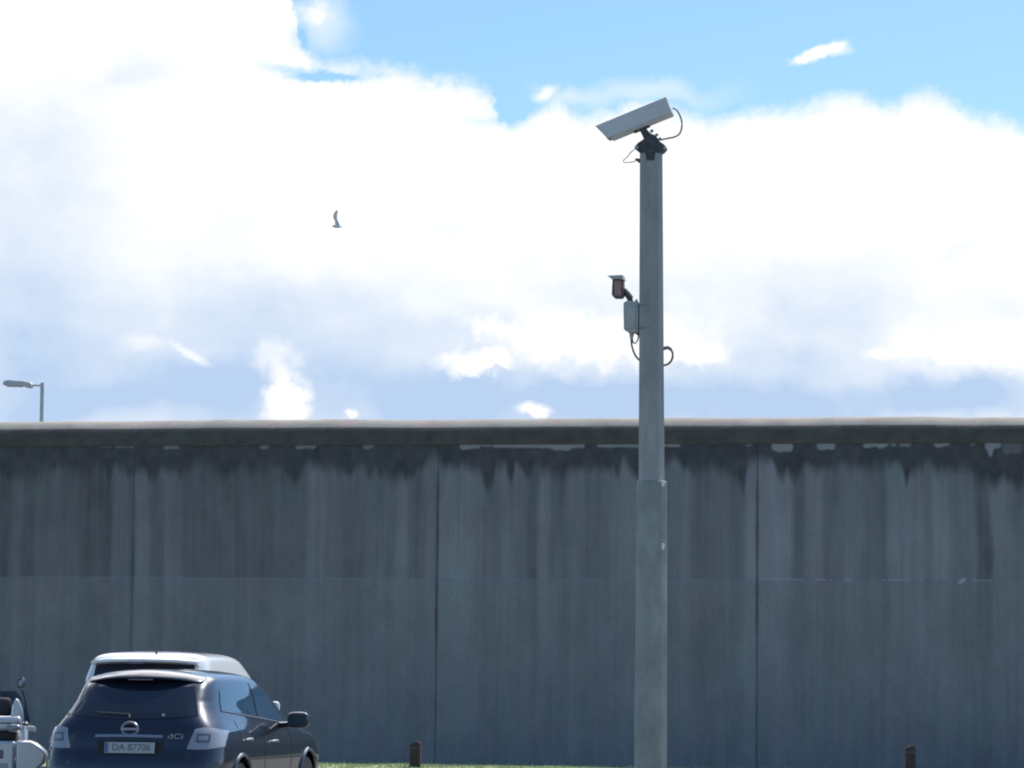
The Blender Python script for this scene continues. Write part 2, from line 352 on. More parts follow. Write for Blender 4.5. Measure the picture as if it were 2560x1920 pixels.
def wall_albedo(x, z):
    out_l, out_r = bx[0], bx[-1]
    wob = (vnoise(z * 1.1, x * .7 + 3, 5) - .5) * .10
    v = sum(np.interp(x + wob + q, bx, bv) for q in (-.04, -.02, 0, .02, .04)) / 5
    rnd = .97 + .34 * (fbm(x * 2.2, z * .05, 11, 3) - .5) * 2 * .6
    v = np.where((x < out_l) | (x > out_r), rnd, v)
    v = .97 + (v - .97) * 1.3 * (.5 + 1.0 * fbm(x * 1.3, z * 1.0, 7, 3))
    upper = z > Z_LINE
    low = 1.02 + (v - .97) * .42
    fade = np.clip((Z_LINE - z) / 3.0, 0, 1)
    low = low + (.985 - low) * fade * .6
    v = np.where(upper, v * (.97 + .03 * np.clip((4.9 - z), 0, 1)), low)
    for xj, zt, zb, am in ((XJ[0], at(0, 1330, W).z, at(0, 1520, W).z, .35), (XJ[1], at(0, 1180, W).z, at(0, 1640, W).z, .40), (XJ[2], at(0, 1200, W).z, at(0, 1600, W).z, .38)):
        jw = .028 + .03 * fbm(z * 5, z * 0, 23, 3)
        v = v * (1 - am * np.clip(1.2 - np.abs(x - xj) / jw, 0, 1) * (np.clip((zt - z) / .3, 0, 1) * np.clip((z - zb) / .6, 0, 1) * .8 + .2) * (.5 + fbm(z * 3, z * 0, 29, 3)))
    # fine vertical run-off streaks and soft mottling
    v = v + (fbm(x * 9, z * .35, 21, 4) - .5) * .34 * np.where(upper, 1, .6) + (fbm(x * 24, z * .8, 25, 3) - .5) * .22 * np.where(upper, 1, .7)
    v = v + (fbm(x * 1.1, z * .9, 31, 4) - .5) * .20 + (fbm(x * 5, z * 3, 37, 5) - .5) * .22
    v = v * (1 - .12 * np.clip((z - 3.9) / 1.7, 0, 1)) * np.where(upper, 1 - .13 * np.clip((X(1100) - x) / 3, 0, 1), 1 - .04 * np.clip((X(1100) - x) / 3, 0, 1))
    # black algae under the coping with ragged drips
    e = np.interp(x, dx_, dz)
    e = np.where((x < out_l) | (x > out_r), Z_CAPB - .45 + .25 * (fbm(x * 3, 0 * x, 9) - .5), e)
    e = e + (fbm(x * 9, z * 1.2, 41, 4) - .5) * .28
    k = np.clip((z - e) / (.14 + .34 * fbm(x * 2.5, z * 0, 43, 2)) + .5, 0, 1); k = k * k * (3 - 2 * k)
    dark = .37 + (fbm(x * 6, z * 5, 51, 4) - .5) * .26
    v = v * (1 - k) + np.minimum(v, dark) * k
    # lime leached from under the coping
    for a, b, h, s in lime:
        xa, xb = X(a), X(b)
        ed = np.clip(np.minimum(x - xa, xb - x) / .05, 0, 1)
        hh = (h - 2) / 144 * (.55 + .45 * ed) * (.7 + .6 * fbm(x * 8, x * 0, 61, 2))
        kk = np.clip((z - (Z_CAPB - hh)) / .02 + .5, 0, 1) * (ed > 0) * np.clip(ed * 2, 0, 1)
        v = v + (1.38 * (.75 + .25 * min(s, 1)) - v) * kk * s * .85
    # broken lime line on the pour joint
    t = np.clip((x - X(1890)) / .1, 0, 1)
    ln = np.clip(1 - np.abs(z - Z_LINE) / .022, 0, 1)
    dash = np.where(x < X(1985), .8, (fbm(x * 6, x * 0, 71, 2) > .56) * 1.1)
    v = v + ln * t * dash * .5
    v = v + ln * (1 - t) * (fbm(x * 5, x * 0, 72, 2) > .55) * .12
    sp = ((x - X(2405)) / .07) ** 2 + ((z - (Z_LINE - .01) - (x - X(2405)) * .5) / .035) ** 2
    v = np.where(sp < 1, 1.9, v)
    return v
def wall_rgb(v, x, z):
    h = (fbm(x * 3.0, z * 1.5, 81, 4) - .5) * .16
    h2 = (fbm(x * 6.1, z * 3.0, 91, 4) - .5) * .12
    base = np.array((.233, .226, .246))
    c = np.stack([base[0] * v * (1 + h), base[1] * v * (1 - h * .6 + h2 * .5), base[2] * v * (1 + h * .2 - h2 * .3)], -1)
    return c

def wall_material():
    m = bpy.data.materials.new('weathered_concrete'); m.use_nodes = True
    n, l = m.node_tree.nodes, m.node_tree.links
    b = n['Principled BSDF']; b.inputs['Roughness'].default_value = .9; b.inputs['Specular IOR Level'].default_value = .25
    a = n.new('ShaderNodeAttribute'); a.attribute_name = 'weathering_and_shade'
    t = n.new('ShaderNodeTexCoord')
    nz = n.new('ShaderNodeTexNoise'); nz.inputs['Scale'].default_value = 22; nz.inputs['Detail'].default_value = 8; nz.inputs['Roughness'].default_value = .7
    l.new(t.outputs['Object'], nz.inputs['Vector'])
    mr = n.new('ShaderNodeMapRange'); l.new(nz.outputs['Fac'], mr.inputs[0])
    mr.inputs[1].default_value = .3; mr.inputs[2].default_value = .7; mr.inputs[3].default_value = .9; mr.inputs[4].default_value = 1.1
    vm = n.new('ShaderNodeVectorMath'); vm.operation = 'SCALE'; l.new(a.outputs['Color'], vm.inputs[0]); l.new(mr.outputs[0], vm.inputs['Scale'])
    l.new(vm.outputs[0], b.inputs['Base Color'])
    bp = n.new('ShaderNodeBump'); bp.inputs['Strength'].default_value = .35; bp.inputs['Distance'].default_value = .01
    l.new(nz.outputs['Fac'], bp.inputs['Height']); l.new(bp.outputs[0], b.inputs['Normal'])
    return m
M['concrete'] = wall_material()

def grid_mesh(name, xs, rows, colfun, m, parent):
    """rows: list of (y,z) profile points; the sheet runs along xs; colour sampled on every vertex"""
    nx, nr = len(xs), len(rows)
    ry = np.array([r[0] for r in rows]); rz = np.array([r[1] for r in rows])
    XX = np.tile(xs, nr); YY = np.repeat(ry, nx); ZZ = np.repeat(rz, nx)
    co = np.stack([XX, YY, ZZ], -1)
    i = np.arange(nx - 1)[None, :] + nx * np.arange(nr - 1)[:, None]
    f = np.stack([i, i + 1, i + nx + 1, i + nx], -1).reshape(-1, 4)
    me = bpy.data.meshes.new(name)
    me.vertices.add(len(co)); me.vertices.foreach_set('co', co.ravel())
    me.loops.add(f.size); me.loops.foreach_set('vertex_index', f.ravel())
    me.polygons.add(len(f)); me.polygons.foreach_set('loop_start', np.arange(0, f.size, 4)); me.polygons.foreach_set('loop_total', np.full(len(f), 4))
    me.update(calc_edges=True); me.validate()
    at_ = me.attributes.new('weathering_and_shade', 'FLOAT_COLOR', 'POINT')
    c = colfun(XX, YY, ZZ)
    at_.data.foreach_set('color', np.concatenate([np.clip(c, .01, .9), np.ones((len(c), 1))], 1).ravel())
    me.materials.append(m)
    o = bpy.data.objects.new(name, me); col.objects.link(o); o.parent = parent
    return o

wall = empty('concrete_wall', (0, W, 0), 0, 'long tall concrete wall with rounded coping, dark run-off stains and vertical panel joints', 'wall')
def wc(x, y, z): return wall_rgb(wall_albedo(x, z), x, z)
JG = dict()
step = XJ[1] - XJ[0]
edges = [XJ[0] - 6 * step, XJ[0] - 5 * step, XJ[0] - 4 * step, XJ[0] - 3 * step, XJ[0] - 2 * step, XJ[0] - step] + XJ + [XJ[2] + 5.5, XJ[2] + 11, XJ[2] + 16.5, XJ[2] + 22]
for a, b in zip(edges[:-1], edges[1:]):
    vis = b > X(-100) and a < X(2660)
    nxs = int((b - a) / (.022 if vis else .25))
    ga = .0035 if abs(a - XJ[0]) < .1 else .009
    gb = .0035 if abs(b - XJ[0]) < .1 else .009
    xs = np.linspace(a + ga / 2, b - gb / 2, nxs)
    zz = np.linspace(-.35, Z_LINE - .006, 150 if vis else 20)
    rows = [(.25, -.3)] + [(-.012, z) for z in zz] + [(0.0, Z_LINE + .004)] + [(0.0, z) for z in np.linspace(Z_LINE + .02, Z_CAPB + .03, 150 if vis else 20)] + [(.30, Z_CAPB + .03), (.30, -.3), (.25, -.3)]
    o = grid_mesh('wall_panel', xs, rows, wc, M['concrete'], wall)
    # jambs of the joint, so that the panel is a solid slab
    o.modifiers.new('slab', 'SOLIDIFY').thickness = .004
# dark filled joint backing
bm = bmesh.new(); box(bm, (sum((edges[0], edges[-1])) / 2, .092, 2.9), (edges[-1] - edges[0], .16, 5.6)); link('joint_filler', bm, M['sealant'], wall, False)
# coping: a half-round beam, sections jointed now and then
RZ = Z_TOP - Z_CAPB; RY = .47; CO = .452
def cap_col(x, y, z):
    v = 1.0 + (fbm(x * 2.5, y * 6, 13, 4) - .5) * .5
    front = np.clip((-(y - .30) - .12) / .08 + (fbm(x * 4, z * 0, 17, 4) - .5) * 1.4, 0, 1) * (y < .1)  # pale sunlit top, shaded algae-dark front: light and shade painted into the colour
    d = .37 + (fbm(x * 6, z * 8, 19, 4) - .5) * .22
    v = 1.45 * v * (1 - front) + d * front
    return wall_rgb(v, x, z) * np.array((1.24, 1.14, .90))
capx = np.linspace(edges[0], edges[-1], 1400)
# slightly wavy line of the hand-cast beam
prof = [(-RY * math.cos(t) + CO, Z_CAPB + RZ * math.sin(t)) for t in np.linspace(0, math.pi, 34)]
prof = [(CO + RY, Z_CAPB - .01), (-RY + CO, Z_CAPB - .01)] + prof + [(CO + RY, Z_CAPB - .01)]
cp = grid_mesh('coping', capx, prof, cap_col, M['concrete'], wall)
n_ = len(cp.data.vertices); co = np.empty(n_ * 3); cp.data.vertices.foreach_get('co', co); co = co.reshape(-1, 3)
co[:, 2] += (fbm(co[:, 0] * .5, 0 * co[:, 0], 3, 3) - .5) * .05 * np.clip((co[:, 2] - Z_CAPB) / RZ, 0, 1)
cp.data.vertices.foreach_set('co', co.ravel()); cp.data.shade_smooth()

# ------------------------------------------------------------------ ground
def sheet(name, x0, x1, y0, y1, z, m, kind='structure'):
    bm = bmesh.new()
    v = [bm.verts.new(p) for p in ((x0, y0, z), (x1, y0, z), (x1, y1, z), (x0, y1, z))]
    bm.faces.new(v)
    return tag(link(name, bm, m, smooth=False), kind=kind)
sheet('ground', -900, 900, -900, 900, -.06, M['asphalt'])
# grass verge: rises from the kerb to a low crest, then dips to the wall foot
VY0 = 49.6
def crest(x):
    t = np.clip((x + 9.6) / 2.6, 0, 1)
    return .168 - .02 * t * t * (3 - 2 * t) + .006 * (np.sin(x * 2.7) + np.sin(x * 5.1 + 1))
def verge_z(x, y):
    s = y - VY0
    return np.where(s < .9, .12 + (crest(x) - .12) * np.clip(s / .9, 0, 1), crest(x) - (crest(x) + .02) * np.clip((s - 1.1) / 6.5, 0, 1))
xs = np.linspace(-60, 45, 700); ys = np.linspace(VY0, W + .1, 50)
bm = bmesh.new()
vv = [[bm.verts.new((x, y, float(verge_z(np.array(x), np.array(y))) + random.uniform(-.012, .012))) for x in xs] for y in ys]
for j in range(len(ys) - 1):
    for i in range(len(xs) - 1): bm.faces.new((vv[j][i], vv[j][i + 1], vv[j + 1][i + 1], vv[j + 1][i]))
tag(link('grass_verge', bm, M['soil']), kind='structure')
bm = bmesh.new(); box(bm, (-7, VY0 - .07, .055), (104, .13, .15)); tag(link('kerb', bm, M['kerb'], smooth=False, bevel=.015), kind='structure')
# grass blades: uncountable
n = 42000
gx = rng.uniform(-19, 1, n); gy = VY0 + .15 + rng.power(1.0, n) * 8.3
gy[: n // 2] = VY0 + .3 + rng.uniform(0, 1.6, n // 2)
gz = verge_z(gx, gy)
hgt = rng.uniform(.015, .045, n) * np.where(gy > W - .8, 1.8, 1); ang = rng.uniform(0, 2 * math.pi, n); wd = rng.uniform(.006, .012, n)
lx, ly = rng.normal(0, .02, n), rng.normal(0, .02, n)
co = np.empty((n, 3, 3))
co[:, 0] = np.stack([gx - np.cos(ang) * wd, gy - np.sin(ang) * wd, gz - .01], -1)
co[:, 1] = np.stack([gx + np.cos(ang) * wd, gy + np.sin(ang) * wd, gz - .01], -1)
co[:, 2] = np.stack([gx + lx, gy + ly, gz + hgt], -1)
me = bpy.data.meshes.new('grass'); me.vertices.add(n * 3); me.vertices.foreach_set('co', co.ravel())
me.loops.add(n * 3); me.loops.foreach_set('vertex_index', np.arange(n * 3)); me.polygons.add(n)
me.polygons.foreach_set('loop_start', np.arange(0, n * 3, 3)); me.polygons.foreach_set('loop_total', np.full(n, 3)); me.update(calc_edges=True)
me.materials.append(M['grass'])
g = bpy.data.objects.new('grass', me); col.objects.link(g)
tag(g, 'short mown grass on the low verge at the foot of the wall', 'grass', kind='stuff')

# ------------------------------------------------------------------ wooden posts on the verge
def post(px, pytop, w, label, tilt=0.0):
    Y = 50.4
    p = at(px, pytop, Y)
    zg = float(verge_z(np.array(p.x), np.array(Y))) - .05
    h = p.z - zg
    root = empty('wooden_post', (p.x, Y, zg), 0.12, label, 'post', 'wooden posts along the verge')
    bm = bmesh.new()
    prof = [(-w / 2, 0), (w / 2, 0), (w / 2, h - .05), (w / 2 - .01, h - .015), (w * .15, h), (-w / 2 + .02, h - .03), (-w / 2, h - .07)]
    extrude_profile(bm, prof, -w / 2, w / 2, 'Y')
    link('post_shaft', bm, M['wood'], root, True, 30, .008)
    bm = bmesh.new(); box(bm, (0.0, 0, h - .10), (w + .008, w + .008, .022)); link('metal_band', bm, M['dark_cast'], root, False)
    return root
post(1039, 1853, .155, 'dark wooden post standing on the bright strip of grass near the parked cars')
post(2276, 1863, .15, 'dark wooden post with worn pale top, right of the camera pole')

def weed(px, Y, h, label, seed):
    r = random.Random(seed)
    p = at(px, 1912, Y); zg = float(verge_z(np.array(p.x), np.array(Y)))
    bm = bmesh.new()
    for k in range(16):
        a = r.uniform(0, 6.28); l = r.uniform(.5, 1) * h; lean = r.uniform(.1, .5) * h
        tip = Vector((math.cos(a) * lean, math.sin(a) * lean, l)); s = Vector((-math.sin(a), math.cos(a), 0)) * .012
        mid = tip * .55 + Vector((0, 0, .02))
        v = [bm.verts.new(q) for q in (-s * .4, s * .4, mid + s, tip, mid - s)]
        bm.faces.new((v[0], v[1], v[2], v[3], v[4]))
    o = link('weed', bm, M['weed'], smooth=False); o.location = (p.x, Y, zg - .01)
    tag(o, label, 'weed', 'weeds at the wall foot')
weed(2062, 56.4, .15, 'low pale green weed by the wall foot, leftmost of the three', 1)
weed(2112, 56.2, .12, 'small weed with a pale tip by the wall foot, middle of the three', 2)
weed(2152, 56.2, .11, 'thin weed by the wall foot, the one nearest the right-hand wooden post', 3)

# ------------------------------------------------------------------ camera pole
PY = 29.0
def pole_ring(bm, cx, cy, z, hw, ch):
    q = hw - ch
    return [bm.verts.new((cx + x, cy + y, z)) for x, y in ((-q, -hw), (q, -hw), (hw, -q), (hw, q), (q, hw), (-q, hw), (-hw, q), (-hw, -q))]
def prism(bm, levels):
    rs = [pole_ring(bm, *l) for l in levels]
    for a, b in zip(rs[:-1], rs[1:]):
        for i in range(8): bm.faces.new((a[i], a[(i + 1) % 8], b[(i + 1) % 8], b[i]))
    bm.faces.new(rs[0][::-1]); bm.faces.new(rs[-1])
pt, pj, pb = at(1628, 386, PY), at(1629, 1203, PY), at(1626, 1900, PY)
print('pole', pt, pj, pb, 'px/m', 5200 / ((pt - CAM).length))
pole = empty('camera_pole', (pj.x, PY, 0), R(8), 'tall grey camera pole, thicker in its lower half, standing in front of the wall', 'pole')
D = (pj - CAM).length
bm = bmesh.new(); prism(bm, [((pb.x - pj.x) * pj.z / (pj.z - pb.z), 0, 0, .142, .05), (0, 0, pj.z - .01, .129, .045), (0, 0, pj.z, .122, .045)]); link('lower_shaft', bm, M['pole_low'], pole, True, 25, .006)
bm = bmesh.new(); prism(bm, [(0, 0, pj.z - .02, .111, .046), (pt.x - pj.x, 0, pt.z, .0985, .042)]); link('upper_shaft', bm, M['pole'], pole, True, 25, .004)
bm = bmesh.new(); prism(bm, [(0, 0, 0.0, .21, .05), (0, 0, .025, .21, .05)]); link('base_plate', bm, M['pole_low'], pole, True, 25, .004)
for py, s in ((1211, .045), (1368, .05)):
    p = at(1661, py, PY)
    bm = bmesh.new(); box(bm, (0, 0, 0), (.03, .02, s), Matrix.Rotation(.25, 3, 'Y')); o = link('clip', bm, M['white_spot'], pole, False, bevel=.004)
    o.location = (.098, -.118, p.z)

# ---- main camera on top
def loc3(px, py, Y=PY): return at(px, py, Y)
base = loc3(1628, 386)
mc = empty('security_camera', base, 0, 'long grey box camera tilted down to the left on the pole top', 'camera')
def L(px, py, dy=0.0): return loc3(px, py, PY + dy) - base
# housing axis from rear to front, in the picture plane with a slight turn
a = L(1676, 268); b = L(1506, 338)
ax = (b - a); Lh = ax.length; ax.normalize()
side = Vector((0, 1, 0)); side = (side - ax * side.dot(ax)).normalized(); upv = side.cross(ax)
if upv.z < 0: upv = -upv
rot = Matrix((ax, side, upv)).transposed()   # columns: x=front, y=side, z=up
def place(o, c): o.matrix_local = Matrix.Translation(c) @ rot.to_4x4(); return o
PM = FPX / (base + Vector((0, 0, 0)) - CAM).length
th = 46 / PM                                     # housing height
mid = (a + b) / 2
def u_section(hw, top, bot, r, n=7):
    pts = [(-hw, top), (hw, top)]
    for i in range(n + 1):
        t = (i / n) * math.pi / 2; pts.append((hw - r + r * math.cos(t), bot + r - r * math.sin(t)))
    for i in range(n + 1):
        t = (i / n) * math.pi / 2; pts.append((-hw + r - r * math.sin(t), bot + r - r * math.cos(t)))
    return pts
def loft_x(bm, secs):
    rs = [[bm.verts.new((x + sk * (z), y, z)) for (y, z) in s] for x, s, sk in secs]
    n = len(rs[0])
    for p, q in zip(rs[:-1], rs[1:]):
        for i in range(n): bm.faces.new((p[i], p[(i + 1) % n], q[(i + 1) % n], q[i]))
    bm.faces.new(rs[0][::-1]); bm.faces.new(rs[-1])
bm = bmesh.new()
s1 = u_section(.07, th * .42, -th * .5, .035)
loft_x(bm, [(-Lh / 2, [(y * .93, z * .9) for y, z in s1], 0), (-Lh / 2 + .012, s1, 0), (Lh / 2 - .04, s1, .38)])
place(link('housing', bm, M['cap_metal'], mc, True, 35), mid)
bm = bmesh.new()
s2 = [(-.082, th * .52), (-.05, th * .57), (.05, th * .57), (.082, th * .52), (.084, -th * .36), (.080, -th * .36), (.078, th * .45), (-.078, th * .45), (-.080, -th * .36), (-.084, -th * .36)]
s2f = [(y, z) for y, z in s2]
loft_x(bm, [(-Lh / 2 + .0, s2, 0), (Lh / 2 - .012, s2f, .42)])
place(link('sunshield', bm, M['cap_metal'], mc, True, 35), mid)
bm = bmesh.new(); box(bm, (Lh / 2 - .032, 0, 0), (.006, .10, th * .6)); place(link('front_window', bm, M['glass'], mc, False), mid)
# bracket under the housing
bm = bmesh.new(); box(bm, (0, 0, 0), (.15, .07, .03)); o = place(link('mounting_plate', bm, M['dark_cast'], mc, False, bevel=.006), L(1604, 321))
bm = bmesh.new(); tube(bm, [L(1606, 322), L(1614, 334), L(1622, 345), L(1628, 362)], [.028, .034, .045, .055], 14); link('tilt_arm', bm, M['dark_cast'], mc)
# pan-tilt head: stepped casting with side lugs
bm = bmesh.new()
prof = [(1587, 372), (1596, 361), (1612, 350), (1622, 340), (1634, 337), (1644, 345), (1652, 356), (1664, 364), (1667, 372), (1660, 380), (1652, 386), (1602, 386), (1596, 379)]
pp = [L(x, y) for x, y in prof]
extrude_profile(bm, [(p.x, p.z) for p in pp], -.075, .075, 'Y')
link('pan_tilt_head', bm, M['dark_cast'], mc, True, 40, .012)
bm = bmesh.new(); tube(bm, [L(1626, 374, -.03), L(1626, 404, -.03)], [.088, .080], 24); tube(bm, [L(1626, 404, -.03), L(1626, 409, -.03)], [.066, .05], 24); link('motor_base', bm, M['dark_cast'], mc, True, 40)
for q, (x, y) in enumerate(((1592, 368), (1662, 370), (1641, 338))):
    bm = bmesh.new(); tube(bm, [L(x, y, -.10), L(x, y, -.06)], .014, 8); link('bolt', bm, M['grey_plastic'], mc)
for x, y in ((1630, 328), (1642, 338), (1650, 348)):   # ribbed cable grip up the back of the arm
    bm = bmesh.new(); tube(bm, [L(x - 4, y + 2, -.02), L(x + 3, y - 3, -.02)], .014, 8); link('cable_gland', bm, M['grey_plastic'], mc)
bm = bmesh.new(); tube(bm, spline([L(1682, 270), L(1692, 276), L(1701, 292), L(1705, 312), L(1699, 334), L(1684, 343), L(1668, 346), L(1652, 350)]), .0075, 8); link('cable', bm, M['cable'], mc)
bm = bmesh.new(); tube(bm, spline([L(1588, 373), L(1578, 380), L(1568, 392), L(1559, 401), L(1562, 406), L(1580, 405), L(1594, 400), L(1602, 396)]), .0045, 8); link('cable', bm, M['pale_cable'], mc)
bm = bmesh.new(); tube(bm, [L(1588, 397, -.05), L(1598, 402, -.05), L(1606, 398, -.05)], [.006, .02, .02], 8); link('cable_clamp', bm, M['dark_cast'], mc)

# ---- small camera with its box on the pole's left side
base2 = loc3(1599, 795)
sc = empty('security_camera', base2, 0, 'small hooded camera with reddish face above a grey box halfway up the pole', 'camera')
def Q(px, py, dy=0.0): return loc3(px, py, PY + dy) - base2
bm = bmesh.new()
pp = [Q(x, y) for x, y in ((1561, 759), (1570, 753), (1599, 757), (1599, 832), (1589, 834), (1574, 833), (1562, 826))]
extrude_profile(bm, [(p.x, p.z) for p in pp], -.07, .06, 'Y'); link('junction_box', bm, M['grey_plastic'], sc, True, 30, .01)
bm = bmesh.new(); p0 = Q(1579, 795); box(bm, (p0.x, -.075, p0.z), (.085, .012, .19)); link('box_lid', bm, M['grey_plastic'], sc, False, bevel=.004)
for y, x1 in ((762, 1619), (819, 1622)):
    bm = bmesh.new(); p0, p1 = Q(1590, y, -.12), Q(x1, y, -.12); box(bm, ((p0.x + p1.x) / 2, -.108, p0.z), (p1.x - p0.x, .008, .012)); link('strap', bm, M['cable'], sc, False)
bm = bmesh.new(); pp = [Q(x, y) for x, y in ((1533, 698), (1559, 698), (1561, 738), (1556, 746), (1537, 746), (1531, 738))]
extrude_profile(bm, [(p.x, p.z) for p in pp], -.05, .06, 'Y'); head = link('camera_head', bm, M['brown_cast'], sc, True, 30, .008)
bm = bmesh.new(); pp = [Q(x, y) for x, y in ((1537, 703), (1556, 703), (1555, 741), (1539, 741))]
extrude_profile(bm, [(p.x, p.z) for p in pp], -.058, -.048, 'Y'); link('face_plate', bm, M['red_face'], sc, False, bevel=.003)
bm = bmesh.new(); pp = [Q(x, y) for x, y in ((1522, 692), (1560, 690), (1562, 702), (1557, 700), (1532, 700))]
extrude_profile(bm, [(p.x, p.z) for p in pp], -.09, .07, 'Y'); link('hood', bm, M['grey_plastic'], sc, True, 30, .003)
bm = bmesh.new(); tube(bm, [Q(1559, 724), Q(1567, 734), Q(1575, 748), Q(1576, 757)], [.022, .026, .024, .03], 12); link('arm', bm, M['dark_cast'], sc)
bm = bmesh.new(); tube(bm, [Q(1564, 722), Q(1573, 732), Q(1582, 744)], [.008, .010, .008], 10); link('arm_stay', bm, M['grey_plastic'], sc)
bm = bmesh.new(); tube(bm, [Q(1587, 757), Q(1591, 750), Q(1594, 757)], [.01, .012, .01], 8); link('cable_gland', bm, M['grey_plastic'], sc)
bm = bmesh.new(); tube(bm, [Q(1579, 832), Q(1579, 839), Q(1579, 848)], [.022, .019, .01], 10); link('cable_gland', bm, M['grey_plastic'], sc)
bm = bmesh.new(); tube(bm, spline([Q(1576, 838), Q(1578, 850), Q(1580, 866), Q(1586, 884), Q(1594, 896), Q(1603, 904)]), .0085, 8); link('cable', bm, M['cable'], sc)
bm = bmesh.new(); tube(bm, spline([Q(1581, 846), Q(1583, 856), Q(1588, 858), Q(1594, 850), Q(1597, 838), Q(1600, 834)]), .006, 8); link('cable', bm, M['cable'], sc)
bm = bmesh.new(); tube(bm, [Q(1592, 832), Q(1600, 838), Q(1608, 846)], [.012, .018, .014], 8); link('bracket', bm, M['dark_cast'], sc)
base3 = loc3(1657, 893)
bm = bmesh.new(); tube(bm, spline([loc3(x, y) - base3 for x, y in ((1650, 875), (1658, 872), (1669, 869), (1678, 875), (1682, 887), (1679, 900), (1670, 910), (1658, 914), (1650, 916))]), [.016] * 24 + [.010] * 41, 10)
o = link('cable_loop', bm, M['cable'], None); o.location = base3
tag(o, 'grey cable loop sticking out of the right side of the pole', 'cable')

# ------------------------------------------------------------------ street lamp beyond the wall
LY = 97.0
lt = at(106, 957, LY)
lamp = empty('street_lamp', (lt.x, LY, 0), 0, 'grey street lamp with flat head rising behind the left end of the wall', 'street lamp')
bm = bmesh.new(); tube(bm, [(0, 0, 0), (0, 0, 4), (0, 0, lt.z)], [.09, .075, .06], 16); link('pole', bm, M['lamp'], lamp)
def LL(px, py): p = at(px, py, LY); return Vector((p.x - lt.x, 0, p.z))
bm = bmesh.new(); tube(bm, [LL(107, 964), LL(80, 963)], .03, 10); link('arm', bm, M['lamp'], lamp)
bm = bmesh.new()
pp = [LL(*q) for q in ((9, 960), (13, 952), (24, 950), (60, 953), (78, 956), (82, 962), (80, 970), (70, 970), (58, 966), (14, 965))]
extrude_profile(bm, [(p.x, p.z) for p in pp], -.14, .14, 'Y'); link('lamp_head', bm, M['lamp'], lamp, True, 30, .03)
bm = bmesh.new(); pp = [LL(*q) for q in ((18, 965), (56, 966), (54, 968), (20, 967))]
extrude_profile(bm, [(p.x, p.z) for p in pp], -.10, .10, 'Y'); link('lamp_glass', bm, M['lens'], lamp, False)

# ------------------------------------------------------------------ the gull
GY = 97
gp = at(842, 565, GY)
def G(px, py, dy): p = at(px, py, GY + dy); return p - gp
bm = bmesh.new()
body = [G(829, 563.5, -.02), G(833, 565, 0), G(838, 565.5, 0), G(845, 566, 0), G(850, 566.5, 0), G(855, 568, .02)]
tube(bm, body, [.006, .028, .05, .05, .03, .012], 12)
def wing(pts):     # (leading, trailing) pairs, thin solid blade
    t = .006
    top = [(bm.verts.new(a + Vector((-t, -t, 0))), bm.verts.new(b + Vector((-t, -t, 0)))) for a, b in pts]
    bot = [(bm.verts.new(a + Vector((t, t, 0))), bm.verts.new(b + Vector((t, t, 0)))) for a, b in pts]
    for i in range(len(pts) - 1):
        bm.faces.new((top[i][0], top[i + 1][0], top[i + 1][1], top[i][1]))
        bm.faces.new((bot[i][1], bot[i + 1][1], bot[i + 1][0], bot[i][0]))
        bm.faces.new((top[i][0], bot[i][0], bot[i + 1][0], top[i + 1][0]))
        bm.faces.new((top[i][1], top[i + 1][1], bot[i + 1][1], bot[i][1]))
    bm.faces.new((top[0][0], top[0][1], bot[0][1], bot[0][0])); bm.faces.new((top[-1][0], bot[-1][0], bot[-1][1], top[-1][1]))
wing([(G(838, 565, 0), G(850, 566, .0)), (G(838.5, 560, -.05), G(848, 560, -.02)), (G(838, 553, -.10), G(844.5, 553, -.06)), (G(834.5, 546, -.16), G(842, 547, -.11)), (G(833.6, 540, -.2), G(842, 541, -.15)),
      (G(835, 534, -.22), G(842.5, 534, -.18)), (G(838, 529, -.24), G(844, 529, -.2)), (G(842, 526, -.25), G(844, 526.5, -.23))])
wing([(G(838, 566, 0), G(850, 567, 0)), (G(839, 567.5, .12), G(850, 568, .14)), (G(841, 568.5, .3), G(849, 568, .32)), (G(846, 567, .55), G(850, 567, .56))])
o = link('gull', bm, M['gull'], None, True, 50); o.location = gp
tag(o, 'small grey gull banking with one wing raised against the white cloud', 'bird')

